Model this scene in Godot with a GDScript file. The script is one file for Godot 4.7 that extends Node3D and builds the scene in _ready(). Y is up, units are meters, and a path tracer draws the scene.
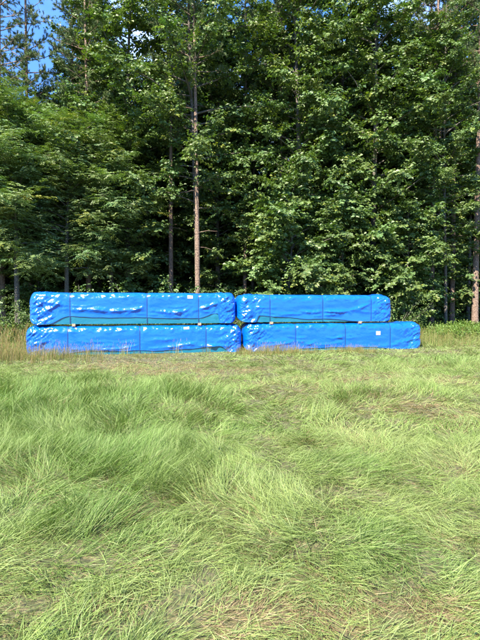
extends Node3D
# A mown-and-lodged hay meadow with a two-high row of blue film-wrapped bundles in front of a mixed wood.
# Units are metres, the camera looks along -z. FOCAL is the lens in photograph pixels (480 x 640).

const FOCAL := 497.0
const EYE := 1.6
var rng := RandomNumberGenerator.new()
var M := {}
var used := {}

# ------------------------------------------------------------------ helpers
func numbered(called: String) -> String:
	if not used.has(called):
		used[called] = 0
		return called
	used[called] += 1
	return "%s_%03d" % [called, used[called]]

func thing(called: String, label: String, category: String, at: Vector3, turn := 0.0, group := "") -> Node3D:
	var o := Node3D.new()
	o.name = numbered(called)
	add_child(o)
	o.position = at
	o.rotation.y = turn
	o.set_meta("label", label)
	o.set_meta("category", category)
	if group != "":
		o.set_meta("group", group)
	return o

func part(called: String, mesh: Mesh, material: Material, parent: Node) -> MeshInstance3D:
	var o := MeshInstance3D.new()
	o.name = called
	o.mesh = mesh
	o.material_override = material
	o.cast_shadow = GeometryInstance3D.SHADOW_CASTING_SETTING_ON
	parent.add_child(o, true)
	return o

func px_x(px: float, depth: float) -> float:
	return (px - 240.0) / FOCAL * depth

func noise(freq: float, sd: int, octaves := 3, ridged := false) -> FastNoiseLite:
	var n := FastNoiseLite.new()
	n.noise_type = FastNoiseLite.TYPE_SIMPLEX_SMOOTH
	n.frequency = freq
	n.seed = sd
	n.fractal_octaves = octaves
	n.fractal_type = FastNoiseLite.FRACTAL_RIDGED if ridged else FastNoiseLite.FRACTAL_FBM
	return n

func ss(a: float, b: float, x: float) -> float:
	return smoothstep(a, b, x)

# a growing triangle soup
class Soup:
	var v := PackedVector3Array()
	var n := PackedVector3Array()
	var c := PackedColorArray()
	var uv := PackedVector2Array()
	var i := PackedInt32Array()
	func mesh() -> ArrayMesh:
		var a := []
		a.resize(Mesh.ARRAY_MAX)
		a[Mesh.ARRAY_VERTEX] = v
		if n.size() == v.size():
			a[Mesh.ARRAY_NORMAL] = n
		if c.size() == v.size():
			a[Mesh.ARRAY_COLOR] = c
		if uv.size() == v.size():
			a[Mesh.ARRAY_TEX_UV] = uv
		a[Mesh.ARRAY_INDEX] = i
		var m := ArrayMesh.new()
		m.add_surface_from_arrays(Mesh.PRIMITIVE_TRIANGLES, a)
		return m

# a tapering tube through points; radii per point
func tube(s: Soup, pts: PackedVector3Array, radii: PackedFloat32Array, sides: int, rough := 0.0, nz: FastNoiseLite = null) -> void:
	var base := s.v.size()
	var k := pts.size()
	var ref := Vector3(1, 0, 0)
	for a in k:
		var d: Vector3 = (pts[min(a + 1, k - 1)] - pts[max(a - 1, 0)]).normalized()
		if absf(d.dot(ref)) > 0.95:
			ref = Vector3(0, 0, 1)
		var x := (ref - d * d.dot(ref)).normalized()
		var y := d.cross(x)
		for b in sides:
			var ang := TAU * b / sides
			var o := x * cos(ang) + y * sin(ang)
			var r: float = radii[a]
			if nz:
				r *= 1.0 + rough * nz.get_noise_3d(pts[a].x + o.x * 3.0, pts[a].y * 0.6, pts[a].z + o.z * 3.0)
			s.v.append(pts[a] + o * r)
			s.n.append(o)
			s.uv.append(Vector2(float(b) / sides, pts[a].y))
	for a in k - 1:
		for b in sides:
			var p := base + a * sides + b
			var q := base + a * sides + (b + 1) % sides
			s.i.append_array(PackedInt32Array([p, p + sides, q, q, p + sides, q + sides]))

func leaf(s: Soup, p: Vector3, d: Vector3, up: Vector3, length: float, width: float, col: Color) -> void:
	var side := d.cross(up).normalized() * (width * 0.5)
	var lift := up * (width * 0.16)
	var b := s.v.size()
	var mid := p + d * (length * 0.45) + lift
	s.v.append(p)
	s.v.append(mid + side)
	s.v.append(p + d * length - up * (length * 0.12))
	s.v.append(mid - side)
	for k in 4:
		s.c.append(col)
	s.i.append_array(PackedInt32Array([b, b + 1, b + 2, b, b + 2, b + 3]))

func rnd_unit() -> Vector3:
	return Vector3(rng.randfn(), rng.randfn(), rng.randfn()).normalized()

func vary(c: Color, amount: float) -> Color:
	var k := 1.0 + rng.randf_range(-amount, amount)
	var h := rng.randf_range(-amount, amount) * 0.5
	return Color(c.r * k * (1.0 + h), c.g * k, c.b * k * (1.0 - h))

# ------------------------------------------------------------------ materials
func ramp_tex(freq: float, sd: int, colors: Array, offsets: Array, size := 512, octaves := 5) -> NoiseTexture2D:
	var t := NoiseTexture2D.new()
	t.width = size
	t.height = size
	t.seamless = true
	t.generate_mipmaps = true
	t.noise = noise(freq, sd, octaves)
	var g := Gradient.new()
	g.colors = PackedColorArray(colors)
	g.offsets = PackedFloat32Array(offsets)
	t.color_ramp = g
	return t

func bump_tex(freq: float, sd: int, strength: float, size := 512, ridged := false) -> NoiseTexture2D:
	var t := NoiseTexture2D.new()
	t.width = size
	t.height = size
	t.seamless = true
	t.as_normal_map = true
	t.bump_strength = strength
	t.noise = noise(freq, sd, 4, ridged)
	return t

func lin(r: float, g: float, b: float) -> Color:
	return Color(r, g, b).linear_to_srgb()

func materials() -> void:
	var leaf_m := StandardMaterial3D.new()
	leaf_m.vertex_color_use_as_albedo = true
	leaf_m.roughness = 0.46
	leaf_m.metallic_specular = 0.5
	leaf_m.backlight_enabled = true
	leaf_m.backlight = Color(0.70, 0.76, 0.30)
	leaf_m.cull_mode = BaseMaterial3D.CULL_DISABLED
	M.leaf = leaf_m
	var needle := leaf_m.duplicate()
	needle.roughness = 0.5
	needle.backlight = Color(0.2, 0.25, 0.08)
	M.needle = needle
	var grass := leaf_m.duplicate()
	grass.roughness = 0.52
	grass.metallic_specular = 0.4
	grass.backlight = Color(0.70, 0.75, 0.34)
	M.grass = grass

	var pine := StandardMaterial3D.new()
	pine.albedo_texture = ramp_tex(0.02, 4, [lin(0.10, 0.07, 0.055), lin(0.24, 0.165, 0.125), lin(0.37, 0.28, 0.22)], [0.2, 0.5, 0.85])
	pine.normal_enabled = true
	pine.normal_texture = bump_tex(0.03, 5, 12.0)
	pine.normal_scale = 1.4
	pine.uv1_triplanar = true
	pine.uv1_scale = Vector3(1.6, 0.55, 1.6)
	pine.roughness = 0.95
	M.pine_bark = pine
	var bark := pine.duplicate()
	bark.albedo_texture = ramp_tex(0.025, 14, [lin(0.075, 0.066, 0.054), lin(0.15, 0.132, 0.11), lin(0.25, 0.225, 0.195)], [0.2, 0.5, 0.85])
	M.maple_bark = bark

	var soil := StandardMaterial3D.new()
	soil.albedo_texture = ramp_tex(0.02, 8, [lin(0.055, 0.06, 0.022), lin(0.10, 0.098, 0.04), lin(0.17, 0.145, 0.07)], [0.2, 0.5, 0.8], 1024, 6)
	soil.normal_enabled = true
	soil.normal_texture = bump_tex(0.05, 9, 8.0)
	soil.uv1_triplanar = true
	soil.uv1_world_triplanar = true
	soil.uv1_scale = Vector3.ONE * 0.7
	soil.roughness = 1.0
	M.soil = soil
	var litter := soil.duplicate()
	litter.albedo_texture = ramp_tex(0.04, 18, [lin(0.035, 0.025, 0.015), lin(0.09, 0.065, 0.035), lin(0.17, 0.12, 0.07)], [0.2, 0.5, 0.8], 1024, 6)
	M.litter = litter

	var film := StandardMaterial3D.new()
	film.albedo_color = lin(0.001, 0.124, 0.60)
	film.roughness = 0.23
	film.metallic_specular = 0.7
	film.clearcoat_enabled = true
	film.clearcoat = 0.5
	film.clearcoat_roughness = 0.12
	film.normal_enabled = true
	film.normal_texture = bump_tex(0.012, 21, 10.0, 512, true)
	film.normal_scale = 0.15
	film.uv1_scale = Vector3(0.9, 0.9, 0.9)
	M.film = film
	var inner := film.duplicate()
	inner.albedo_color = lin(0.003, 0.155, 0.25)
	inner.roughness = 0.3
	M.inner = inner
	var strap := StandardMaterial3D.new()
	strap.albedo_color = lin(0.010, 0.045, 0.17)
	strap.roughness = 0.5
	M.strap = strap
	var paper := StandardMaterial3D.new()
	paper.albedo_color = lin(0.8, 0.82, 0.83)
	paper.roughness = 0.6
	M.paper = paper
	var wood := StandardMaterial3D.new()
	wood.albedo_texture = ramp_tex(0.03, 31, [lin(0.25, 0.17, 0.1), lin(0.42, 0.3, 0.19), lin(0.5, 0.38, 0.26)], [0.2, 0.5, 0.8], 256)
	wood.uv1_triplanar = true
	wood.uv1_scale = Vector3(3, 3, 0.4)
	wood.roughness = 0.85
	M.wood = wood

# ------------------------------------------------------------------ setting
var hill := noise(0.16, 101, 2)
var lump := noise(0.9, 102, 2)

# distance behind the bundle row's front line (positive = farther than the row)
func behind_row(x: float, z: float) -> float:
	return -z - (15.0 + (x + 6.55) * 0.1918)

func ground_y(x: float, z: float) -> float:
	var fade := 1.0 - ss(24.0, 34.0, maxf(absf(x), -z))
	var b := behind_row(x, z)
	var calm := 1.0
	if x > -8.0 and x < 8.0:
		calm = ss(0.15, 1.6, absf(b - 0.5) - 0.5)
	return (0.09 * hill.get_noise_2d(x, z) + 0.055 * lump.get_noise_2d(x, z) * calm) * fade * (0.25 + 0.75 * calm)

func sheet(xs: PackedFloat32Array, zs: PackedFloat32Array, height: Callable) -> ArrayMesh:
	var s := Soup.new()
	var w := xs.size()
	for z in zs:
		for x in xs:
			s.v.append(Vector3(x, height.call(x, z), z))
	for j in zs.size():
		for k in w:
			var l: Vector3 = s.v[j * w + maxi(k - 1, 0)]
			var r: Vector3 = s.v[j * w + mini(k + 1, w - 1)]
			var a: Vector3 = s.v[maxi(j - 1, 0) * w + k]
			var b: Vector3 = s.v[mini(j + 1, zs.size() - 1) * w + k]
			var nn := (r - l).cross(a - b)
			s.n.append(nn.normalized() if nn.y > 0 else -nn.normalized())
	for j in zs.size() - 1:
		for k in w - 1:
			var p := j * w + k
			# zs run away from the camera (towards -z)
			s.i.append_array(PackedInt32Array([p, p + w, p + 1, p + 1, p + w, p + w + 1]))
	return s.mesh()

func steps(a: float, b: float, n: int, before := [], after := []) -> PackedFloat32Array:
	var o := PackedFloat32Array(before)
	for k in n + 1:
		o.append(lerpf(a, b, float(k) / n))
	o.append_array(PackedFloat32Array(after))
	return o

func forest_edge(x: float) -> float:
	return 25.2 + 1.2 * hill.get_noise_2d(x * 2.0, 55.0) + 0.06 * x

func build_ground() -> void:
	var xs := steps(-32, 32, 140, [-400, -120], [120, 400])
	var zs := steps(6, -36, 110, [300, 60], [-120, -400])
	var g := part("ground", sheet(xs, zs, ground_y), M.soil, self)
	g.set_meta("kind", "structure")
	var fx := steps(-40, 40, 100, [-300], [300])
	var fz := steps(0.0, 1.0, 24)
	var s_h := func(x: float, t: float) -> float:
		return -0.05 + 0.12 * ss(0.0, 0.08, t)
	# rows follow the wood's edge
	var s := Soup.new()
	for t in fz:
		for x in fx:
			var d := forest_edge(clampf(x, -40, 40)) - 0.6 + t * t * 250.0
			var bump := 0.04 * lump.get_noise_2d(x, d * 1.3) if absf(x) < 41.0 else 0.0
			s.v.append(Vector3(x, ground_y(x, -d) + s_h.call(x, t) + bump * ss(0.0, 0.1, t), -d))
			s.n.append(Vector3(0, 1, 0))
	var w := fx.size()
	for j in fz.size() - 1:
		for k in w - 1:
			var p := j * w + k
			s.i.append_array(PackedInt32Array([p, p + w, p + 1, p + 1, p + w, p + w + 1]))
	var f := part("forest_floor", s.mesh(), M.litter, self)
	f.set_meta("kind", "structure")

# ------------------------------------------------------------------ trees
func trunk_line(h: float, lean: Vector2, wob: float, n := 14) -> PackedVector3Array:
	var o := PackedVector3Array()
	var a := rng.randf() * TAU
	for k in n + 1:
		var t := float(k) / n
		o.append(Vector3(lean.x * t * h + wob * sin(t * 5.0 + a) * t, -0.25 + t * (h + 0.25), lean.y * t * h + wob * cos(t * 4.2 + a) * t))
	return o

func along(pts: PackedVector3Array, t: float) -> Vector3:
	var f := clampf(t, 0, 0.9999) * (pts.size() - 1)
	return pts[int(f)].lerp(pts[int(f) + 1], f - int(f))

func trunk_mesh(s: Soup, pts: PackedVector3Array, r0: float, r1: float, sides := 12) -> void:
	var rr := PackedFloat32Array()
	for k in pts.size():
		var t := float(k) / (pts.size() - 1)
		rr.append(lerpf(r0, r1, pow(t, 0.8)) * (1.15 if k == 0 else 1.0))
	tube(s, pts, rr, sides, 0.18, noise(1.3, 77))

# broad-leaved tree. o: h, base (crown base), rad, r0, branches, twigs, leaf (length), col, style (0 maple, 1 feathery), shape exponent
func broadleaf(o: Dictionary) -> Dictionary:
	var wood := Soup.new()
	var cr := Soup.new()
	var h: float = o.h
	var pts := trunk_line(h * 0.96, Vector2(rng.randf_range(-0.02, 0.02), rng.randf_range(0.0, 0.03)), 0.18)
	trunk_mesh(wood, pts, o.r0, 0.02)
	var nb: int = o.branches
	var az := rng.randf() * TAU
	for b in nb:
		var f := (b + rng.randf()) / nb
		var y: float = lerpf(o.base, h * 0.95, f)
		var prof: float = pow(sin(PI * clampf(0.14 + 0.80 * pow(f, o.get("low", 0.9)), 0, 1)), 0.75)
		az += 2.399 + rng.randf_range(-0.5, 0.5)
		var blen: float = o.rad * prof * rng.randf_range(0.62, 1.12)
		var rise := lerpf(0.15, 0.95, f) + rng.randf_range(-0.15, 0.2)
		var dir := Vector3(cos(az), rise, sin(az)).normalized()
		var start := along(pts, y / h)
		var bp := PackedVector3Array()
		var br := PackedFloat32Array()
		var segs := 6
		var p := start
		for k in segs + 1:
			bp.append(p)
			br.append(lerpf(0.018 + blen * 0.009, 0.006, float(k) / segs))
			var droop := Vector3(0, -0.16 * (float(k) / segs) * (1.4 - f), 0)
			dir = (dir + droop + rnd_unit() * 0.13).normalized()
			p += dir * (blen / segs)
		tube(wood, bp, br, 4)
		# every bough bears its sprays in rounded clumps, with light falling between them
		var nc: int = maxi(2, int(o.clumps * blen / o.rad + rng.randf()))
		for cl in nc:
			var q := clampf((cl + 0.6 + rng.randf_range(-0.3, 0.3)) / nc, 0.2, 1.0) * 0.86 + 0.14
			var cc := along(bp, q) + rnd_unit() * 0.12
			var csz: float = rng.randf_range(0.75, 1.6) * o.get("twig", 1.0)
			var bd := (along(bp, minf(q + 0.1, 0.99)) - along(bp, q - 0.1)).normalized()
			var clump_col: Color = vary(o.col, 0.16)
			for tw in int(o.twigs):
				var ta: float = TAU * (tw + rng.randf()) / o.twigs
				var td := (Vector3(cos(ta), rng.randf_range(-0.55, 1.05), sin(ta)) + bd * 0.4).normalized()
				var sidev := td.cross(Vector3.UP).normalized()
				var c0 := cc
				var tl: float = rng.randf_range(0.35, 0.75) * csz
				var base_col: Color = vary(clump_col, 0.14)
				if rng.randf() < 0.05:
					base_col = Color(base_col.r * 1.5, base_col.g * 1.2, base_col.b * 0.8)
				if o.style == 0:
					var nl := int(tl / 0.05)
					for k in nl:
						var t := (k + rng.randf()) / nl
						var lp: Vector3 = c0 + td * (tl * t) + Vector3(0, -0.14 * t * t * tl, 0) + rnd_unit() * 0.05
						var out := (td * 0.5 + sidev * (1.0 if k % 2 == 0 else -1.0) * 0.9 + Vector3(0, -0.3, 0) + rnd_unit() * 0.55).normalized()
						var up := (Vector3(0, 0.6, 0) + td * 0.75 + rnd_unit() * 0.6).normalized()
						var ll: float = o.leaf * rng.randf_range(0.65, 1.25)
						leaf(cr, lp, out, up, ll, ll * 0.86, vary(base_col, 0.14))
				else:
					# compound leaves: a drooping stalk with leaflets in pairs
					var nr := int(tl / 0.15) + 1
					for k in nr:
						var t := (k + rng.randf()) / nr
						var lp: Vector3 = c0 + td * (tl * t)
						var stalk := (td * 0.6 + sidev * (1.0 if k % 2 == 0 else -1.0) * 0.9 + Vector3(0, -0.15, 0) + rnd_unit() * 0.4).normalized()
						var sl: float = rng.randf_range(0.24, 0.42)
						var across := stalk.cross(Vector3.UP).normalized()
						for m in 5:
							var e := (m + 0.6) / 5.0
							var ep: Vector3 = lp + stalk * (sl * e) + Vector3(0, -0.09 * e * e, 0)
							for sg in [-1.0, 1.0]:
								var ld: Vector3 = (across * sg + stalk * 0.55 + Vector3(0, -0.14, 0) + rnd_unit() * 0.28).normalized()
								leaf(cr, ep, ld, (Vector3.UP * 0.5 + td * 0.8 + rnd_unit() * 0.3).normalized(), o.leaf * rng.randf_range(0.8, 1.2), o.leaf * 0.40, vary(base_col, 0.1))
	return {"trunk": wood.mesh(), "crown": cr.mesh(), "bark": M.maple_bark, "green": M.leaf, "h": h}

# a pine with a tall bare bole. o: h, base, rad, r0, col
func pine(o: Dictionary) -> Dictionary:
	var wood := Soup.new()
	var cr := Soup.new()
	var h: float = o.h
	var pts := trunk_line(h, Vector2(rng.randf_range(-0.012, 0.012), rng.randf_range(-0.01, 0.01)), 0.08, 20)
	trunk_mesh(wood, pts, o.r0, 0.03, 14)
	# dead stubs on the bole
	for k in 9:
		var y: float = rng.randf_range(2.2, o.base + 1.0)
		var a := rng.randf() * TAU
		var d := Vector3(cos(a), rng.randf_range(-0.25, 0.2), sin(a))
		var c := along(pts, y / h)
		var l := rng.randf_range(0.25, 1.5)
		tube(wood, PackedVector3Array([c, c + d * l * 0.5, c + d * l + Vector3(0, -0.12 * l, 0)]), PackedFloat32Array([0.022, 0.014, 0.004]), 4)
	var y: float = o.base
	while y < h:
		var f: float = (y - o.base) / (h - o.base)
		var whorl := rng.randi_range(3, 5)
		var a0 := rng.randf() * TAU
		for b in whorl:
			var az := a0 + TAU * b / whorl + rng.randf_range(-0.35, 0.35)
			var bl: float = o.rad * (1.0 - 0.8 * f) * rng.randf_range(0.55, 1.1) * (0.75 + 0.25 * ss(0.0, 0.2, f))
			var dir := Vector3(cos(az), rng.randf_range(-0.1, 0.25) + 0.5 * f, sin(az)).normalized()
			var bp := PackedVector3Array()
			var br := PackedFloat32Array()
			var p := along(pts, y / h)
			for k in 6:
				bp.append(p)
				br.append(lerpf(0.035, 0.008, k / 5.0))
				dir = (dir + Vector3(0, 0.07, 0) + rnd_unit() * 0.1).normalized()
				p += dir * bl / 5.0
			tube(wood, bp, br, 4)
			var nt := int(7.5 * bl) + 5
			for k in nt:
				var q := 0.3 + 0.7 * pow(rng.randf(), 0.6)
				var c := along(bp, q)
				var bd := (along(bp, minf(q + 0.1, 0.99)) - along(bp, q - 0.1)).normalized()
				var tip := c + (bd * 0.6 + rnd_unit() * 0.8 + Vector3(0, 0.15, 0)).normalized() * rng.randf_range(0.15, 0.5)
				var td := (tip - c).normalized()
				tube(wood, PackedVector3Array([c, tip]), PackedFloat32Array([0.009, 0.005]), 3)
				var col := vary(o.col, 0.22)
				for m in 46:
					var e := rng.randf()
					var np := tip - td * (0.2 * e)
					var nd := (td * 0.75 + rnd_unit() * 0.85).normalized()
					var nl := rng.randf_range(0.11, 0.18)
					var sv := nd.cross(rnd_unit()).normalized() * 0.011
					var base := cr.v.size()
					cr.v.append(np - sv)
					cr.v.append(np + sv)
					cr.v.append(np + nd * nl)
					var cc := vary(col, 0.12)
					cr.c.append(cc)
					cr.c.append(cc)
					cr.c.append(cc)
					cr.i.append_array(PackedInt32Array([base, base + 1, base + 2]))
		y += rng.randf_range(0.45, 0.8)
	return {"trunk": wood.mesh(), "crown": cr.mesh(), "bark": M.pine_bark, "green": M.needle, "h": h}

# a many-stemmed bush
func bush(o: Dictionary) -> Dictionary:
	var wood := Soup.new()
	var cr := Soup.new()
	for st in int(o.stems):
		var az := rng.randf() * TAU
		var lean := rng.randf_range(0.1, 0.75)
		var l: float = o.h * rng.randf_range(0.7, 1.05) / sqrt(1.0 + lean * lean * 0.4)
		var d := Vector3(cos(az) * lean, 1, sin(az) * lean).normalized()
		var p := Vector3(cos(az), -0.1, sin(az)) * rng.randf_range(0.05, 0.35)
		p.y = -0.1
		var bp := PackedVector3Array()
		var br := PackedFloat32Array()
		for k in 6:
			bp.append(p)
			br.append(lerpf(0.02, 0.005, k / 5.0))
			d = (d + rnd_unit() * 0.12 + Vector3(cos(az), -0.25, sin(az)) * 0.12).normalized()
			p += d * l / 5.0
		tube(wood, bp, br, 4)
		for tw in int(o.twigs):
			var q := 0.15 + 0.85 * rng.randf()
			var c := along(bp, q)
			var td := (rnd_unit() + Vector3(0, 0.25, 0)).normalized()
			var tl := rng.randf_range(0.25, 0.6)
			var col := vary(o.col, 0.22)
			var nl := int(tl / 0.045)
			for k in nl:
				var lp: Vector3 = c + td * tl * (k + 0.5) / nl + rnd_unit() * 0.03
				var ll: float = o.leaf * rng.randf_range(0.7, 1.25)
				leaf(cr, lp, (td * 0.6 + rnd_unit() * 0.8).normalized(), (Vector3.UP + rnd_unit() * 0.6).normalized(), ll, ll * 0.62, vary(col, 0.13))
	return {"trunk": wood.mesh(), "crown": cr.mesh(), "bark": M.maple_bark, "green": M.leaf, "h": o.h}

func plant_tree(called: String, kind: Dictionary, px: float, depth: float, height: float, label: String, category: String, group := "", fat := 1.0) -> Node3D:
	var x := px_x(px, depth)
	var t := thing(called, label, category, Vector3(x, ground_y(x, -depth), -depth), rng.randf() * TAU, group)
	var k: float = height / kind.h
	t.scale = Vector3(k * fat, k, k * fat)
	part("trunk" if category != "shrub" else "stems", kind.trunk, kind.bark, t)
	part("crown" if category != "shrub" else "foliage", kind.crown, kind.green, t)
	return t

# ------------------------------------------------------------------ bundles
# point on a rounded-box section: t metres from the bottom of the front face, up over the top, down the back
func section(t: float, w: float, h: float, r: float) -> PackedFloat32Array:
	var a := h - r
	var q := PI * 0.5 * r
	var top := w - 2.0 * r
	if t < a:
		return PackedFloat32Array([w * 0.5, t, 1, 0])
	t -= a
	if t < q:
		var g := t / r
		return PackedFloat32Array([w * 0.5 - r + r * cos(g), h - r + r * sin(g), cos(g), sin(g)])
	t -= q
	if t < top:
		return PackedFloat32Array([w * 0.5 - r - t, h, 0, 1])
	t -= top
	if t < q:
		var g := t / r
		return PackedFloat32Array([-w * 0.5 + r - r * sin(g), h - r + r * cos(g), -sin(g), cos(g)])
	t -= q
	return PackedFloat32Array([-w * 0.5, h - r - t, -1, 0])

func end_scale(u: float, l: float, e: float) -> float:
	var d := clampf(minf(u, l - u) / e, 0, 1)
	return pow(maxf(0.0, 1.0 - pow(1.0 - d, 2.6)), 1.0 / 2.6)

func place_on(b: Dictionary, u: float, t: float, off: float) -> Vector3:
	var s := section(t, b.w, b.h, b.r)
	var k := end_scale(u, b.l, b.e)
	var cy: float = b.h * 0.42
	var k2 := lerpf(k, 1.0, 0.10)
	if k < 0.02:
		k2 = k
	return Vector3(u - b.l * 0.5, cy + (s[1] + s[3] * off - cy) * k2, (s[0] + s[2] * off) * k2)

func wrinkle(b: Dictionary, u: float, t: float) -> float:
	var n1: FastNoiseLite = b.n1
	var n2: FastNoiseLite = b.n2
	var l: float = b.l
	var endness := 1.0 - ss(0.25, 1.15, minf(u, l - u))
	# slack between the straps, pulled in under each strap
	var slack := 0.0
	for sp in b.straps:
		slack = maxf(slack, exp(-pow((u - sp) / 0.07, 2.0)))
	var w := 0.014 * n1.get_noise_2d(u * 0.5, t * 1.6)
	# long, soft creases along the film
	var ridge := 1.0 - absf(n2.get_noise_2d(u * 0.8 + t * 0.8, t * 3.0 - u * 0.35)) * 2.2
	w += 0.006 * maxf(0.0, ridge) * maxf(0.0, n1.get_noise_2d(u * 0.7 + 40.0, t * 1.6) + 0.25)
	# small puckers along the top edge
	var top_edge := exp(-pow((t - (b.h - b.r * 0.35)) / 0.12, 2.0))
	w += 0.040 * top_edge * n1.get_noise_2d(u * 2.7, t * 4.6 + 9.0)
	# swags hanging below the middle of the face
	var swag := exp(-pow((t - b.h * 0.42 - 0.06 * n1.get_noise_2d(u * 0.8, 70.0)) / 0.10, 2.0))
	w += swag * (0.016 * n1.get_noise_2d(u * 1.3 + 11.0, 4.0) + 0.006 * n1.get_noise_2d(u * 2.0 + t * 3.0, t * 3.0))
	# rolls of slack film hanging in folds
	for f in b.folds:
		if u > f[0] and u < f[1]:
			var q: float = (u - f[0]) / (f[1] - f[0])
			var tc: float = lerpf(f[2], f[3], q) - f[4] * 4.0 * q * (1.0 - q)
			var dt: float = (t - tc) / f[6]
			if absf(dt) < 3.5:
				w += f[5] * sqrt(sin(PI * q)) * exp(-dt * dt) * (0.8 + 0.9 * n1.get_noise_2d(u * 2.5, t * 2.0 + f[0]))
				w += 0.014 * sqrt(sin(PI * q)) * exp(-dt * dt * 0.4) * n2.get_noise_2d(u * 3.5 + t, t * 4.5)
	# gathered, crumpled film at the ends
	w += endness * (0.05 * n1.get_noise_2d(u * 1.6 + t * 0.5, t * 2.0 - u * 1.6 + 31.0) + 0.034 * (0.5 - absf(n1.get_noise_2d(u * 1.2 + t * 0.9, (t - u * 0.7) * 3.6 + 60.0)) * 2.0) + 0.018 * (0.5 - absf(n1.get_noise_2d(u * 2.0 - t * 1.5, (t + u * 0.9) * 5.0 + 20.0)) * 2.0))
	return w * (1.0 - 0.85 * slack) - 0.012 * slack

func grid_mesh(us: PackedFloat32Array, nv: int, f: Callable) -> ArrayMesh:
	var s := Soup.new()
	var w := nv + 1
	for u in us:
		for j in w:
			var p: Array = f.call(u, float(j) / nv)
			s.v.append(p[0])
			s.uv.append(p[1])
	s.n.resize(s.v.size())
	for a in us.size():
		for j in w:
			var du: Vector3 = s.v[mini(a + 1, us.size() - 1) * w + j] - s.v[maxi(a - 1, 0) * w + j]
			var dv: Vector3 = s.v[a * w + mini(j + 1, nv)] - s.v[a * w + maxi(j - 1, 0)]
			s.n[a * w + j] = du.cross(dv).normalized()
	for a in us.size() - 1:
		for j in nv:
			var p := a * w + j
			s.i.append_array(PackedInt32Array([p, p + 1, p + w, p + 1, p + w + 1, p + w]))
	return s.mesh()

func patch(b: Dictionary, u0: float, u1: float, t0: float, t1: float, off: float, nu: int, nv: int) -> ArrayMesh:
	var us := PackedFloat32Array()
	for k in nu + 1:
		us.append(lerpf(u0, u1, float(k) / nu))
	return grid_mesh(us, nv, func(u: float, v: float) -> Array:
		var t := lerpf(t0, t1, v)
		return [place_on(b, u, t, off + wrinkle(b, u, t) * 0.9), Vector2(u, t)])

func length_steps(l: float, e: float, fine: float) -> PackedFloat32Array:
	var us := PackedFloat32Array()
	for k in 26:
		us.append(e * pow(k / 26.0, 2.0))
	var n := int((l - 2 * e) / fine)
	for k in n + 1:
		us.append(e + (l - 2 * e) * k / n)
	for k in 26:
		us.append(l - e * pow(1.0 - (k + 1) / 26.0, 2.0))
	return us

# b: l, w, h, straps (metres from the left end), hem (Callable: u -> metres above the bottom), labels [[u, t]]
func bundle(label: String, at: Vector3, turn: float, b: Dictionary, sd: int) -> Node3D:
	b.r = 0.19
	b.e = b.get("e", 0.3)
	b.n1 = noise(1.0, sd, 3)
	b.n2 = noise(1.0, sd + 7, 4)
	var fr := RandomNumberGenerator.new()
	fr.seed = sd
	for k in 8:
		var u0 := fr.randf_range(0.3, b.l - 1.2)
		var t0: float = b.h * fr.randf_range(0.16, 0.62)
		b.folds.append([u0, u0 + fr.randf_range(0.4, 1.1), t0, t0 + fr.randf_range(-0.08, 0.16), fr.randf_range(0.0, 0.06), fr.randf_range(0.012, 0.03), fr.randf_range(0.03, 0.055)])
	var o := thing("wrapped_bundle", label, "bundle", at, turn, "blue film wrapped bundles in the stacked row")
	var total: float = 2.0 * (b.h - b.r) + PI * b.r + b.w - 2.0 * b.r
	var us := length_steps(b.l, b.e, 0.028)
	var hood := grid_mesh(us, 110, func(u: float, v: float) -> Array:
		var lo: float = maxf(b.hem.call(u), 0.0)
		var t := lerpf(lo, total - lo * 0.6, v)
		var edge := 0.004 * exp(-v * 40.0)
		return [place_on(b, u, t, 0.009 + edge + wrinkle(b, u, t)), Vector2(u, t)])
	part("outer_film", hood, M.film, o)
	var full: float = total + b.w
	var core := grid_mesh(length_steps(b.l, b.e, 0.08), 72, func(u: float, v: float) -> Array:
		var t := v * full
		if t <= total:
			return [place_on(b, u, t, -0.012 + 0.6 * wrinkle(b, u, t)), Vector2(u, t)]
		var k := end_scale(u, b.l, b.e)
		var z: float = lerpf(-0.5, 0.5, (t - total) / b.w) * (b.w - 0.07)
		var cy: float = b.h * 0.42
		return [Vector3(u - b.l * 0.5, cy + (0.0 - cy) * lerpf(k, 1.0, 0.1 if k >= 0.02 else 0.0), z * k), Vector2(u, t)])
	part("inner_film", core, M.inner, o)
	for sp in b.straps:
		part("strap", patch(b, sp - 0.011, sp + 0.011, 0.02, total - 0.02, 0.017, 2, 60), M.strap, o)
	for lb in b.labels:
		part("paper_label", patch(b, lb[0] - lb[2] * 0.5, lb[0] + lb[2] * 0.5, lb[1] - lb[3] * 0.5, lb[1] + lb[3] * 0.5, 0.022, 4, 4), M.paper, o)
	return o

const ROW_FROM := Vector3(-6.55, 0, -15.0)
const ROW_TURN := 0.1895
func row_point(s: float, back: float, y: float) -> Vector3:
	var d := Vector3(cos(ROW_TURN), 0, -sin(ROW_TURN))
	var n := Vector3(sin(ROW_TURN), 0, cos(ROW_TURN))
	return ROW_FROM + d * s - n * back + Vector3(0, y, 0)

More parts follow.
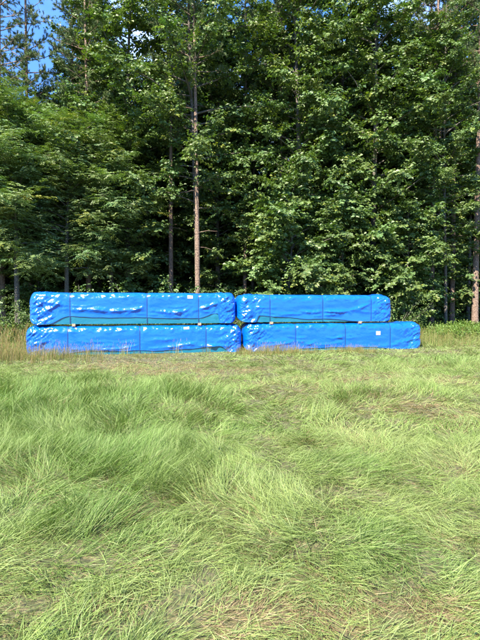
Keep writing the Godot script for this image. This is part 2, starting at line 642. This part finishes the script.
func build_bundles() -> void:
	var wide := 1.15
	# lower left
	var hem_n := noise(0.7, 301, 3)
	bundle("long blue film wrapped bundle on the grass, paper label near its top edge", row_point(3.39, wide * 0.5, 0.0), ROW_TURN, {
		"l": 6.78, "w": wide, "h": 0.87, "straps": [1.28, 3.45, 5.55], "labels": [[4.92, 0.79, 0.17, 0.07]], "folds": [[1.9, 3.5, 0.20, 0.30, 0.09, 0.035, 0.035], [3.7, 5.3, 0.16, 0.36, 0.05, 0.030, 0.035], [5.0, 6.4, 0.30, 0.2, 0.03, 0.03, 0.04]],
		"hem": func(u: float) -> float:
			var e := ss(0.9, 1.8, u) * (1.0 - ss(6.0, 6.35, u))
			return e * (0.10 + 0.10 * ss(4.4, 5.9, u) + 0.04 * hem_n.get_noise_1d(u))}, 11)
	# lower right
	bundle("blue film wrapped bundle on the grass, square paper label on its face", row_point(10.04, wide * 0.5, 0.0), ROW_TURN + 0.004, {
		"l": 6.46, "w": wide, "h": 0.90, "straps": [1.75, 3.52, 5.18], "labels": [[4.72, 0.56, 0.16, 0.13]], "folds": [[0.5, 1.9, 0.2, 0.34, 0.04, 0.03, 0.04], [2.0, 3.5, 0.24, 0.3, 0.08, 0.02, 0.04], [5.3, 6.3, 0.24, 0.4, 0.05, 0.03, 0.04]],
		"hem": func(u: float) -> float:
			var e := ss(1.2, 2.4, u) * (1.0 - ss(4.4, 5.4, u))
			return e * (0.09 + 0.04 * hem_n.get_noise_1d(u + 20.0))}, 23)
	# upper left
	bundle("long blue film wrapped bundle on top, turquoise film showing in a band below its hem", row_point(3.35, wide * 0.5 + 0.08, 0.945), ROW_TURN - 0.002, {
		"l": 6.5, "w": wide - 0.04, "h": 0.97, "straps": [1.24, 3.58, 5.22], "labels": [[4.95, 0.84, 0.17, 0.09]], "folds": [[0.9, 2.4, 0.47, 0.46, 0.02, 0.055, 0.06], [1.9, 3.5, 0.42, 0.5, 0.05, 0.055, 0.055], [2.9, 3.5, 0.3, 0.55, 0.0, 0.03, 0.03], [3.7, 5.1, 0.44, 0.42, 0.07, 0.05, 0.055], [5.0, 6.1, 0.40, 0.76, 0.03, 0.05, 0.05], [0.25, 1.0, 0.2, 0.7, 0.0, 0.04, 0.05], [0.3, 1.2, 0.72, 0.6, 0.0, 0.05, 0.06]],
		"hem": func(u: float) -> float:
			var e := ss(0.55, 1.2, u) * (1.0 - ss(5.85, 5.93, u))
			return e * (0.22 + 0.05 * hem_n.get_noise_1d(u * 0.8 + 50.0) + 0.12 * ss(5.2, 5.85, u) - 0.03 * ss(2.0, 4.5, u))}, 37)
	# upper right
	bundle("shorter blue film wrapped bundle on top, its rounded end set back from the bundle below", row_point(9.40, wide * 0.5 + 0.08, 0.965), ROW_TURN + 0.004, {
		"l": 5.6, "w": wide - 0.04, "h": 0.90, "e": 0.42, "straps": [1.10, 2.95, 4.72], "labels": [], "folds": [[0.9, 2.3, 0.36, 0.28, 0.05, 0.03, 0.04], [2.1, 3.0, 0.36, 0.34, 0.03, 0.045, 0.05], [3.1, 4.7, 0.34, 0.64, 0.12, 0.05, 0.05], [4.7, 5.3, 0.4, 0.3, 0.0, 0.03, 0.04]],
		"hem": func(u: float) -> float:
			var e := ss(0.62, 0.72, u) * (1.0 - ss(3.0, 4.4, u))
			return e * (0.21 - 0.10 * ss(0.9, 2.2, u) + 0.04 * hem_n.get_noise_1d(u + 80.0))}, 53)
	# squared timbers between the two layers
	for s in [1.45, 5.35, 7.75, 10.9]:
		var st := SurfaceTool.new()
		var bm := BoxMesh.new()
		bm.size = Vector3(0.10, 0.075, 1.12)
		st.append_from(bm, 0, Transform3D.IDENTITY)
		var up_y := 0.915 if s < 6.6 else 0.935
		var where := {1.45: "under the strap by the crumpled end of the long upper bundle", 5.35: "beneath the flap of turquoise film on the long upper bundle", 7.75: "beneath the near end of the shorter upper bundle", 10.9: "beneath the strap by the rounded end of the shorter upper bundle"}
		var t := thing("spacer_timber", "short squared timber " + where[s], "timber", row_point(s, wide * 0.5 + 0.03, up_y), ROW_TURN, "timbers between the bundle layers")
		part("block", st.commit(), M.wood, t)

# ------------------------------------------------------------------ grass
# one blade: root, azimuth, lean at root and tip (radians from upright), length, width, colour
func blade(s: Soup, p: Vector3, az: float, l0: float, l1: float, l: float, w: float, twist: float, col: Color, seg: int) -> void:
	var base := s.v.size()
	var floor_y := p.y + 0.025
	var k := l / seg
	for j in seg + 1:
		var t := float(j) / seg
		var ph := lerpf(l0, l1, t)
		var a2 := az + twist * t
		var ca := cos(a2)
		var sa := sin(a2)
		var sp := sin(ph)
		if j == seg:
			s.v.append(p)
			s.c.append(col)
			break
		var ww := w * (1.0 - 0.6 * t * t) * 0.5
		var roll := twist * 2.0
		var side := Vector3(-sa * ww * cos(roll), ww * sin(roll), ca * ww * cos(roll))
		s.v.append(p - side)
		s.v.append(p + side)
		s.c.append(col)
		s.c.append(col)
		p.x += ca * sp * k
		p.y += cos(ph) * k
		p.z += sa * sp * k
		if p.y < floor_y:
			p.y = floor_y
	for j in seg - 1:
		var q := base + j * 2
		s.i.append_array(PackedInt32Array([q, q + 1, q + 2, q + 1, q + 3, q + 2]))
	var e := base + (seg - 1) * 2
	s.i.append_array(PackedInt32Array([e, e + 1, e + 2]))

# upright stems with drooping seed heads
func seed_tuft(n: int, h0: float, h1: float, cols: Array, disc: float) -> ArrayMesh:
	var s := Soup.new()
	for k in n:
		var az := rng.randf() * TAU
		var a := rng.randf() * TAU
		var r := disc * sqrt(rng.randf())
		var p := Vector3(cos(a) * r, -0.02, sin(a) * r)
		var l := rng.randf_range(h0, h1)
		var ph := absf(rng.randfn(0, 0.16))
		var col: Color = vary(cols[rng.randi() % cols.size()], 0.2)
		var head := rng.randf() < 0.6
		var base := s.v.size()
		for j in 6:
			var t := j / 5.0
			var d := Vector3(cos(az) * sin(ph), cos(ph), sin(az) * sin(ph))
			var w := 0.0055 * (1.0 - 0.5 * t)
			var side := Vector3(-sin(az), 0, cos(az)) * w
			s.v.append(p - side)
			s.v.append(p + side)
			s.c.append(col)
			s.c.append(col)
			p += d * l / 5.0
			ph += rng.randf_range(0.02, 0.14)
		for j in 5:
			var q := base + j * 2
			s.i.append_array(PackedInt32Array([q, q + 1, q + 2, q + 1, q + 3, q + 2]))
		if head:
			var hc := Color(col.r * 1.1, col.g * 0.92, col.b * 0.95)
			for m in 12:
				var e := m / 12.0
				var c := p + Vector3(cos(az), -0.2, sin(az)) * 0.02 - Vector3(0, l / 5.0 * (1.0 - e) * 1.0, 0) + Vector3(0, 0.02, 0)
				leaf(s, c, (rnd_unit() * 0.7 + Vector3(0, 0.7, 0)).normalized(), rnd_unit(), 0.028, 0.010, vary(hc, 0.2))
	return s.mesh()

# broad-leaved weeds
func weed_tuft(n: int, h: float, col: Color) -> ArrayMesh:
	var s := Soup.new()
	for k in n:
		var a := rng.randf() * TAU
		var p := Vector3(cos(a), 0, sin(a)) * 0.18 * sqrt(rng.randf())
		var d := (Vector3.UP + rnd_unit() * 0.35).normalized()
		var l := h * rng.randf_range(0.6, 1.1)
		var c := vary(col, 0.2)
		for m in 16:
			var e := (m + 0.5) / 16.0
			leaf(s, p + d * l * e, (rnd_unit() + Vector3(0, 0.2, 0)).normalized(), (Vector3.UP + rnd_unit() * 0.5).normalized(), rng.randf_range(0.05, 0.10), 0.035, vary(c, 0.15))
	return s.mesh()

func scatter(called: String, meshes: Array, xf: Array, cols: Array, parent: Node3D, mat: Material) -> void:
	# xf[k]: list of transforms for meshes[k]
	for k in meshes.size():
		var list: Array = xf[k]
		if list.is_empty():
			continue
		var mm := MultiMesh.new()
		mm.transform_format = MultiMesh.TRANSFORM_3D
		mm.use_colors = true
		mm.mesh = meshes[k]
		mm.instance_count = list.size()
		for j in list.size():
			mm.set_instance_transform(j, list[j])
			mm.set_instance_color(j, cols[k][j])
		var mi := MultiMeshInstance3D.new()
		mi.name = called
		mi.multimesh = mm
		mi.material_override = mat
		mi.set_meta("kind", "stuff")
		parent.add_child(mi, true)

# where the photograph shows standing tufts: [px, py, radius across, radius deep, weight] read on the ground
func ground_at(px: float, py: float) -> Vector2:
	var d := EYE * FOCAL / (py - 303.0)
	return Vector2(px_x(px, d), d)

var dir_n := noise(0.20, 401, 2)
var dir_f := noise(0.9, 402, 2)
var vig_n := noise(0.42, 403, 3)
var dry_n := noise(0.55, 404, 4)
var tone_n := noise(1.6, 405, 3)
var STAND := []
var DRY := []
var FRESH := []

func blob(list: Array, x: float, d: float) -> float:
	var o := 0.0
	for b in list:
		var q := Vector2((x - b[0].x) / b[1], (d - b[0].y) / b[2]).length_squared()
		if q < 6.0:
			o += b[3] * exp(-q)
	return o

func build_grass() -> void:
	STAND = [
		[ground_at(60, 400), 2.6, 1.8, 0.8], [ground_at(30, 430), 1.4, 0.9, 0.7], [ground_at(140, 470), 0.7, 0.45, 1.0], [ground_at(160, 488), 0.45, 0.25, 1.2],
		[ground_at(80, 530), 0.35, 0.3, 0.9], [ground_at(20, 470), 0.7, 0.5, 0.6], [ground_at(190, 460), 0.5, 0.4, 0.5], [ground_at(330, 410), 0.6, 0.5, 0.4],
		[ground_at(270, 400), 0.4, 0.3, 0.5], [ground_at(210, 395), 1.0, 0.6, 0.5], [ground_at(325, 420), 0.35, 0.3, 0.8], [ground_at(345, 395), 0.4, 0.5, 0.5],
		[ground_at(10, 545), 0.4, 0.3, 0.5], [ground_at(250, 500), 0.6, 0.4, 0.45], [ground_at(440, 365), 2.0, 1.0, 0.5]]
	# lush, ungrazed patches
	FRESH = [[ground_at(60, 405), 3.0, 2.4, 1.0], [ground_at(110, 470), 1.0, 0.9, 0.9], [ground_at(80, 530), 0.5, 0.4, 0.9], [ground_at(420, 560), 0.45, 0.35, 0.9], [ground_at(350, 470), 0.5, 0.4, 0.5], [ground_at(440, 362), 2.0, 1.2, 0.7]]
	DRY = [
		[ground_at(115, 364), 1.5, 1.2, 2.0], [ground_at(180, 370), 2.2, 1.3, 1.6], [ground_at(240, 385), 2.0, 0.9, 0.45], [ground_at(330, 405), 1.6, 0.7, 0.4],
		[ground_at(40, 618), 0.40, 0.16, 0.9], [ground_at(210, 628), 0.34, 0.16, 0.9], [ground_at(340, 620), 0.4, 0.16, 0.9], [ground_at(440, 622), 0.35, 0.2, 1.0],
		[ground_at(130, 523), 0.14, 0.12, 1.6], [ground_at(285, 509), 0.25, 0.10, 0.4], [ground_at(460, 410), 1.2, 0.8, 0.7], [ground_at(380, 380), 2.0, 0.9, 0.6], [ground_at(320, 440), 0.9, 0.5, 0.5],
		[ground_at(300, 590), 0.4, 0.2, 0.3], [ground_at(465, 545), 0.3, 0.2, 0.35]]
	var seeds := []
	for k in 4:
		seeds.append(seed_tuft(26, 0.25, 0.7, [Color(0.33, 0.26, 0.13), Color(0.25, 0.24, 0.09), Color(0.16, 0.22, 0.06), Color(0.36, 0.27, 0.16)], 0.2))
	var weeds := []
	for k in 3:
		weeds.append(weed_tuft(11, 0.5, Color(0.15, 0.24, 0.045)))

	var mat := Soup.new()
	var d := 1.85
	var green := Color(0.178, 0.262, 0.062)
	var pale := Color(0.270, 0.335, 0.110)
	var tan_c := Color(0.330, 0.265, 0.140)
	var brown := Color(0.220, 0.155, 0.088)
	while d < 27.0:
		var cell := 0.085 if d < 6.0 else (0.13 if d < 13.0 else 0.20)
		var seg := 3 if d < 6.0 else 2
		var blades := 54 if d < 3.6 else 42 if d < 6.0 else (27 if d < 13.0 else 17)
		var wide := 0.0034 if d < 6.0 else (0.0062 if d < 13.0 else 0.012)
		var half := 0.5 * d + 1.6
		var nx := int(2.0 * half / cell)
		for k in nx:
			var x := -half + (k + rng.randf()) * cell
			var dd := d + rng.randf() * cell
			if dd > forest_edge(x) + 0.4:
				continue
			var br := behind_row(x, -dd)
			if x > -6.7 and x < 6.6 and br > 0.0 and br < 1.25:
				continue
			if absf(x) < 6.0 and br > 3.5 and br < 7.0 and k % 2 == 0:
				continue
			var stand := blob(STAND, x, dd) + 0.75 * vig_n.get_noise_2d(x, dd) + 0.25 * dir_f.get_noise_2d(x + 50.0, dd)
			var dry := blob(DRY, x, dd) * (0.8 + 0.9 * dry_n.get_noise_2d(x * 1.7, dd * 1.7)) + 0.8 * dry_n.get_noise_2d(x, dd) + 0.14
			# low where it was trodden along the row
			var trod := 1.0 - (0.25 + 0.45 * (1.0 - ss(-1.0, 3.0, x))) * exp(-pow((br + 0.8) / 1.2, 2.0)) * (1.0 - ss(6.0, 7.5, x))
			stand *= trod
			stand -= 0.9 * (1.0 - ss(2.5, 3.3, dd))
			var ang := 0.1 + 4.6 * dir_n.get_noise_2d(x, dd) + 4.0 * dir_f.get_noise_2d(x, dd) + rng.randfn(0, 0.25)
			var tone := 1.0 + 0.22 * tone_n.get_noise_2d(x, dd) + rng.randfn(0, 0.07)
			var up := ss(0.05, 0.75, stand)
			var l0 := lerpf(1.1, 0.52, up) + rng.randfn(0, 0.08)
			var l1 := lerpf(1.75, 1.25, up)
			var ln := lerpf(0.21, 0.33, up) * trod * rng.randf_range(0.85, 1.15) * (1.0 - 0.1 * clampf(dry, 0, 1))
			var c0: Color = green.lerp(pale, clampf(0.5 + 0.9 * tone_n.get_noise_2d(x * 0.4 + 9.0, dd * 0.4), 0, 1))
			c0 = c0 * tone
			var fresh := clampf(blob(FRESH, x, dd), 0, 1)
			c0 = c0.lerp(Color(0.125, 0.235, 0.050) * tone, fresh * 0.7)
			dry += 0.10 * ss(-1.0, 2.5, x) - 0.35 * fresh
			var dryness := clampf(0.10 + 0.85 * dry, 0.05, 1.1)
			ln *= lerpf(0.8, 1.0, ss(2.5, 5.0, dd))
			var nb := blades if dry < 0.4 or dd > 8.0 else int(blades * (2.1 if dd < 3.6 else 1.5))
			for m in nb:
				var p := Vector3(x + rng.randf_range(-0.6, 0.6) * cell, 0, -dd + rng.randf_range(-0.6, 0.6) * cell)
				p.y = ground_y(x, -dd) - 0.02
				var c := c0
				var dead := rng.randf() < dryness * 0.8
				if dead:
					c = tan_c if rng.randf() < 0.72 else brown
				elif rng.randf() < 0.16:
					c = Color(0.29, 0.36, 0.14)
				var jit := rng.randf_range(0.75, 1.25)
				c = Color(c.r * jit, c.g * jit, c.b * jit)
				var flat_b := 0.35 if dead else 0.0
				blade(mat, p, (ang + rng.randfn(0, 0.5) if rng.randf() < 0.86 else rng.randf() * TAU), l0 + flat_b + rng.randfn(0, 0.22), l1 + rng.randfn(0, 0.3), ln * rng.randf_range(0.55, 1.35) * (0.8 if dead else 1.0), wide * rng.randf_range(0.6, 1.3), rng.randfn(0, 0.4), c, seg)
		d += cell
	print("blade triangles ", mat.i.size() / 3)
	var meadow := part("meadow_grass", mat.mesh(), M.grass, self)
	meadow.set_meta("kind", "stuff")
	meadow.set_meta("label", "long pale green hay grass lying over in swirls across the meadow")
	meadow.set_meta("category", "grass")

	# tall tan seed grass: round the left end of the row, in wisps along its foot, and along the wood's edge
	var ex := [[], [], [], []]
	var ec := [[], [], [], []]
	var spots := []
	for k in 380:
		spots.append([-7.6 + rng.randfn(0, 1.7), 14.3 + rng.randfn(0, 0.8), 0.40 + 0.25 * rng.randf()])
	for k in 130:
		spots.append([rng.randf_range(-9.5, -4.9), 14.3 + rng.randfn(0, 0.25), 0.28])
	for k in 120:
		spots.append([px_x(272, 15.6) + rng.randfn(0, 0.75), 15.3 + rng.randfn(0, 0.35), 0.25 + 0.2 * rng.randf()])
	for k in 60:
		spots.append([px_x(352, 16.3) + rng.randfn(0, 0.4), 16.1 + rng.randfn(0, 0.2), 0.32])
	for k in 40:
		spots.append([px_x(147, 14.6) + rng.randfn(0, 0.4), 14.6 + rng.randfn(0, 0.15), 0.22])
	for k in 220:
		spots.append([rng.randf_range(-16, -6.9), rng.randf_range(15.0, 22.0), 0.95])
	for k in 800:
		var x := rng.randf_range(6.5, 17.0)
		spots.append([x, rng.randf_range(18.0, 25.6), 0.5])
	for k in 200:
		spots.append([rng.randf_range(-7, 8), rng.randf_range(18.5, 22.5), 0.9])
	for sp in spots:
		var q := rng.randi() % 4
		if behind_row(sp[0], -sp[1]) > -0.06 and behind_row(sp[0], -sp[1]) < 1.3 and absf(sp[0]) < 6.7:
			continue
		var b := Basis(Vector3.UP, rng.randf() * TAU).scaled(Vector3.ONE * sp[2] * rng.randf_range(0.75, 1.25))
		ex[q].append(Transform3D(b, Vector3(sp[0], ground_y(sp[0], -sp[1]), -sp[1])))
		ec[q].append((Color(0.88, 1.05, 0.8) if sp[0] > 6.6 else Color(0.98, 1.0, 0.85)) * (1.0 + rng.randfn(0, 0.12)))
	var tall := Node3D.new()
	tall.name = "seed_grass"
	add_child(tall)
	tall.set_meta("kind", "stuff")
	tall.set_meta("label", "tall tan seed grass standing round the ends and foot of the blue bundles")
	tall.set_meta("category", "grass")
	scatter("seed_stems", seeds, ex, ec, tall, M.grass)

	# leafy weeds along the wood's edge and ground cover under the trees
	var wx := [[], [], []]
	var wc := [[], [], []]
	for k in 2850:
		var x := rng.randf_range(-20, 20) if k < 2600 else rng.randf_range(6.8, 17.0)
		var dd := forest_edge(x) + (rng.randf_range(-1.8, 1.2) if k < 1100 else rng.randf_range(0.0, 14.0))
		if k % 5 == 0 and x < 0:
			dd = rng.randf_range(19.0, 24.0)
		if k >= 2600:
			dd = rng.randf_range(20.5, 27.0)
		var q := rng.randi() % 3
		var b := Basis(Vector3.UP, rng.randf() * TAU).scaled(Vector3.ONE * rng.randf_range(0.6, 1.4))
		wx[q].append(Transform3D(b, Vector3(x, ground_y(x, -dd), -dd)))
		wc[q].append(Color(1, 1, 1) * (1.0 + rng.randfn(0, 0.15)))
	var under := Node3D.new()
	under.name = "undergrowth"
	add_child(under)
	under.set_meta("kind", "stuff")
	under.set_meta("label", "leafy green weeds and seedlings along the edge of the wood")
	under.set_meta("category", "undergrowth")
	scatter("weeds", weeds, wx, wc, under, M.leaf)

# ------------------------------------------------------------------ wood
func build_wood() -> void:
	var cm := Color(0.130, 0.205, 0.062)
	var ca := Color(0.185, 0.270, 0.090)
	var cp := Color(0.105, 0.165, 0.050)
	var mapleA := broadleaf({"h": 24.0, "base": 1.6, "rad": 4.2, "r0": 0.19, "branches": 84, "clumps": 4.6, "twigs": 13, "leaf": 0.16, "col": cm, "style": 0, "low": 0.75})
	var mapleB := broadleaf({"h": 25.0, "base": 7.0, "rad": 4.2, "r0": 0.12, "branches": 70, "clumps": 4.6, "twigs": 13, "leaf": 0.145, "col": cm, "style": 0, "low": 0.8})
	var mapleC := broadleaf({"h": 18.0, "base": 1.0, "rad": 4.0, "r0": 0.16, "branches": 66, "clumps": 4.6, "twigs": 13, "leaf": 0.18, "col": cm, "style": 0})
	var ash := broadleaf({"h": 13.0, "base": 4.0, "rad": 4.0, "r0": 0.15, "branches": 50, "clumps": 4.6, "twigs": 10, "leaf": 0.12, "col": ca, "style": 1, "twig": 1.25})
	var sapling := broadleaf({"h": 8.0, "base": 0.8, "rad": 2.6, "r0": 0.07, "branches": 36, "clumps": 4.2, "twigs": 12, "leaf": 0.165, "col": cm, "style": 0})
	var pineA := pine({"h": 25.0, "base": 11.5, "rad": 3.2, "r0": 0.23, "col": cp})
	var pineB := pine({"h": 23.0, "base": 13.5, "rad": 2.8, "r0": 0.17, "col": cp})
	var bushA := bush({"h": 2.5, "stems": 16, "twigs": 24, "leaf": 0.075, "col": cm})
	var bushB := bush({"h": 2.2, "stems": 14, "twigs": 26, "leaf": 0.09, "col": cm})
	print("prototypes ", Time.get_ticks_msec())

	# pines with boles that the photograph shows: [px, depth, height, proto, girth, label]
	var pines := [
		[475, 27.2, 25.0, pineA, 0.86, "thickest pine bole standing at the edge of the sunny weeds, pinkish brown bark"],
		[452, 28.4, 23.5, pineB, 1.0, "straight pine bole on its own beside the thickest pine at the weedy edge"],
		[431, 27.6, 23.0, pineB, 0.95, "pine bole nearest the end of the lower blue bundle, one of a close pair"],
		[437, 29.6, 22.0, pineB, 0.75, "thin pine bole just behind the pine nearest the bundle end"],
		[198, 26.8, 24.0, pineB, 0.95, "tall bare orange brown pine bole rising behind the long upper bundle"],
		[171, 29.0, 24.0, pineA, 0.72, "thinner pine bole standing beside the bare orange brown one"],
		[89, 28.4, 22.0, pineB, 1.05, "short visible length of pine bole below the feathery pale foliage"],
		[31, 29.0, 26.5, pineA, 0.75, "pine with pale sunlit bole against the open blue sky"],
		[78, 31.0, 21.0, pineB, 0.8, "pine standing between the feathery trees and the shrubs"],
		[3, 27.5, 20.0, pineB, 1.0, "pine bole at the tan weeds past the crumpled bundle end"],
		[306, 30.5, 27.0, pineA, 0.65, "pine with grey bole showing high among the sunlit maples"],
		[245, 30.6, 24.0, pineB, 0.8, "pine bole in the gap behind the joint of the bundles"],
		[281, 30.0, 23.0, pineB, 0.7, "slim pine bole beside the broad leafy maple"],
		[428, 30.5, 27.0, pineA, 0.8, "tall pine with needle tufts above the sunlit maples"]]
	for p in pines:
		var t := plant_tree("pine_tree", p[3], p[0], p[1], p[2], p[5], "tree", "pines in the edge of the wood")
		t.scale = Vector3(p[4], t.scale.y, p[4])
	# broad-leaved trees in the sunlit edge
	var front := [
		["maple_tree", 300, 28.2, 24.0, mapleA, "broad maple leafy to the ground behind the shorter upper bundle"],
		["maple_tree", 372, 27.6, 23.5, mapleA, "tall sunlit maple by the rounded end of the shorter upper bundle"],
		["maple_tree", 340, 29.8, 26.0, mapleB, "tallest maple between the two broad maples"],
		["maple_tree", 410, 28.8, 17.5, mapleC, "middle sized maple overhanging the pair of pine boles"],
		["maple_tree", 252, 31.5, 22.0, mapleB, "high crowned maple behind the joint between the upper bundles"],
		["maple_tree", 218, 31.5, 19.5, mapleA, "tall maple behind the bare orange brown pine bole"],
		["maple_tree", 128, 29.5, 24.5, mapleA, "tall dense maple between the feathery trees and the bare pine boles"],
		["maple_tree", 198, 27.5, 26.0, mapleB, "high crowned maple spreading over the bare orange brown pine bole"],
		["maple_tree", 100, 31.5, 22.0, mapleB, "high crowned maple behind the feathery pale trees"],
		["maple_tree", 468, 32.0, 23.0, mapleB, "maple behind the thickest pine bole"],
		["maple_tree", 55, 33.5, 16.5, mapleB, "lower maple under the open patch of sky"],
		["maple_tree", 5, 31.0, 15.0, mapleC, "maple with low crown under the pine against the sky"],
		["maple_tree", 446, 26.8, 18.0, mapleB, "high crowned maple whose leaves hide the tops of the close pine boles"],
		["ash_tree", 18, 24.6, 12.2, ash, "feathery pale ash beside the tan weeds and the pine bole there"],
		["ash_tree", 68, 25.6, 11.6, ash, "feathery pale ash spreading over the short length of pine bole"],
		["ash_tree", -24, 26.0, 14.0, ash, "feathery pale ash behind the tan weeds, past the pine bole there"],
		["ash_tree", 112, 28.4, 12.5, ash, "feathery ash half hidden beside the tall dense maple"],
		["sapling_tree", 288, 25.4, 8.2, sapling, "young maple spreading over the near end of the shorter upper bundle"],
		["sapling_tree", 345, 26.0, 7.4, sapling, "young maple over the middle of the shorter upper bundle"],
		["sapling_tree", 404, 26.2, 7.0, sapling, "young maple drooping beside the rounded bundle end"],
		["sapling_tree", 38, 27.5, 5.5, sapling, "low young maple under the feathery ash"],
		["sapling_tree", 318, 25.0, 5.0, sapling, "low young maple leaning over the shorter upper bundle"],
		["sapling_tree", 446, 29.8, 6.0, sapling, "young maple among the close pine boles"]]
	for f in front:
		plant_tree(f[0], f[4], f[1], f[2], f[3], f[5], "tree", "leafy trees in the edge of the wood", 1.15)
	# shrubs right behind the row
	var k := 0
	for b in [[58, 20.5, 2.3], [84, 21.0, 2.6], [112, 20.6, 2.4], [140, 21.4, 2.7], [168, 20.8, 2.5], [196, 21.2, 2.8], [222, 21.8, 2.5]]:
		plant_tree("shrub", bushA if k % 2 == 0 else bushB, b[0], b[1], b[2], "low leafy shrub showing just above the long upper bundle", "shrub", "shrubs behind the bundles", 1.1)
		k += 1
	plant_tree("shrub", bushB, 18, 21.0, 2.2, "low leafy shrub in the tan weeds beside the crumpled bundle ends", "shrub", "shrubs behind the bundles", 1.1)
	plant_tree("shrub", bushA, 254, 23.5, 2.2, "low shrub in the gap behind the joint of the upper bundles", "shrub", "shrubs behind the bundles", 1.1)
	plant_tree("shrub", bushB, 320, 24.0, 2.3, "low leafy shrub under the young maple behind the shorter upper bundle", "shrub", "shrubs behind the bundles", 1.1)
	plant_tree("shrub", bushA, 392, 24.4, 2.4, "low leafy shrub beside the rounded end of the shorter upper bundle", "shrub", "shrubs behind the bundles", 1.1)
	# second line of trees, told apart only by where they stand
	var second := [[-30, 34], [45, 35.5], [92, 36.5], [150, 35], [190, 34.5], [240, 36], [278, 33.5], [322, 35], [362, 34], [398, 33], [440, 35], [485, 34], [520, 31], [-45, 30]]
	for b in second:
		plant_tree("maple_tree", [mapleA, mapleB, mapleC][k % 3], b[0], b[1], (15.5 if b[0] < 70 else 17.5 if b[0] > 140 and b[0] < 260 else rng.randf_range(20, 24)), "forest tree in the second line behind the edge trees", "tree", "trees behind the edge")
		k += 1
	# the depth of the wood reads as one dark mass
	var deep := Node3D.new()
	deep.name = "deep_wood"
	add_child(deep)
	deep.set_meta("kind", "stuff")
	deep.set_meta("label", "depth of the wood behind the trees of its edge")
	deep.set_meta("category", "wood")
	var kinds := [mapleA, mapleB, mapleC, pineA, sapling]
	var lists := [[], [], [], [], []]
	var tints := [[], [], [], [], []]
	for j in 150:
		var dd := rng.randf_range(32.0, 52.0)
		var x := rng.randf_range(-1, 1) * (0.55 * dd + 3.0)
		lists[4].append(Transform3D(Basis(Vector3.UP, rng.randf() * TAU).scaled(Vector3(1.25, 0.9, 1.25) * rng.randf_range(0.7, 1.2)), Vector3(x, 0.0, -dd)))
		tints[4].append(Color(1, 1, 1))
	for j in 130:
		var dd := rng.randf_range(36.5, 62.0)
		var x := rng.randf_range(-1, 1) * (0.58 * dd + 3.0)
		var q := rng.randi() % 4
		var sc := rng.randf_range(0.85, 1.08)
		if x / dd * FOCAL + 240.0 < 66.0:
			sc *= 0.72
		lists[q].append(Transform3D(Basis(Vector3.UP, rng.randf() * TAU).scaled(Vector3(sc, sc, sc)), Vector3(x, 0.0, -dd)))
		tints[q].append(Color(1, 1, 1))
	# the wood goes on to both sides of the picture
	for j in 26:
		var sg := -1.0 if j % 2 == 0 else 1.0
		var dd := rng.randf_range(26.0, 36.0)
		var q := rng.randi() % 4
		lists[q].append(Transform3D(Basis(Vector3.UP, rng.randf() * TAU), Vector3(sg * (0.52 * dd + rng.randf_range(2.5, 12.0)), 0.0, -dd)))
		tints[q].append(Color(1, 1, 1))
	for q in 5:
		scatter("trunks", [kinds[q].trunk], [lists[q]], [tints[q]], deep, kinds[q].bark)
		scatter("crowns", [kinds[q].crown], [lists[q]], [tints[q]], deep, kinds[q].green)

# thin fair-weather cloud scattered all round the sky
func cloud_cover() -> ImageTexture:
	var im := Image.create(1024, 512, false, Image.FORMAT_RGBA8)
	var n := noise(2.6, 913, 5)
	for y in 512:
		var la := PI * (0.5 - (y + 0.5) / 512.0)
		for x in 1024:
			if la < 0.0:
				im.set_pixel(x, y, Color(1, 1, 1, 0))
				continue
			var lo := TAU * x / 1024.0
			var v := n.get_noise_3d(cos(lo) * cos(la), sin(la) * 1.7, sin(lo) * cos(la))
			im.set_pixel(x, y, Color(0.75, 0.78, 0.82, ss(0.0, 0.6, v) * 0.6))
	return ImageTexture.create_from_image(im)

# ------------------------------------------------------------------ scene
func _ready() -> void:
	rng.seed = 20240707
	var cam := Camera3D.new()
	cam.name = "camera"
	add_child(cam)
	cam.position = Vector3(0, EYE, 0)
	cam.rotation_degrees = Vector3(-1.96, 0, 0)
	cam.fov = rad_to_deg(2.0 * atan(320.0 / FOCAL))
	cam.near = 0.05
	cam.far = 900.0
	cam.current = true

	var env := Environment.new()
	env.background_mode = Environment.BG_SKY
	var sky := Sky.new()
	var psm := ProceduralSkyMaterial.new()
	psm.sky_top_color = Color(0.27, 0.46, 0.74)
	psm.sky_horizon_color = Color(0.55, 0.70, 0.88)
	psm.sky_curve = 0.12
	psm.ground_bottom_color = Color(0.25, 0.28, 0.18)
	psm.ground_horizon_color = Color(0.5, 0.55, 0.5)
	psm.sun_angle_max = 12.0
	psm.sky_cover = cloud_cover()
	sky.sky_material = psm
	env.sky = sky
	env.tonemap_mode = Environment.TONE_MAPPER_LINEAR
	env.tonemap_exposure = 3.0
	env.sdfgi_enabled = true
	env.ssao_enabled = true
	env.ssil_enabled = true
	var we := WorldEnvironment.new()
	we.name = "world_environment"
	we.environment = env
	add_child(we)

	var sun := DirectionalLight3D.new()
	sun.name = "sun"
	sun.light_energy = 1.6
	sun.light_color = Color(1.0, 0.955, 0.88)
	sun.light_angular_distance = 0.53
	sun.shadow_enabled = true
	add_child(sun)
	# high summer sun behind the photographer's left shoulder
	var az := deg_to_rad(30.0)
	var el := deg_to_rad(47.0)
	var from := Vector3(-sin(az) * cos(el), sin(el), cos(az) * cos(el))
	sun.look_at_from_position(from * 50.0, Vector3.ZERO, Vector3.UP)

	materials()
	build_ground()
	print("ground ", Time.get_ticks_msec())
	build_bundles()
	print("bundles ", Time.get_ticks_msec())
	build_wood()
	print("wood ", Time.get_ticks_msec())
	build_grass()
	print("grass ", Time.get_ticks_msec())
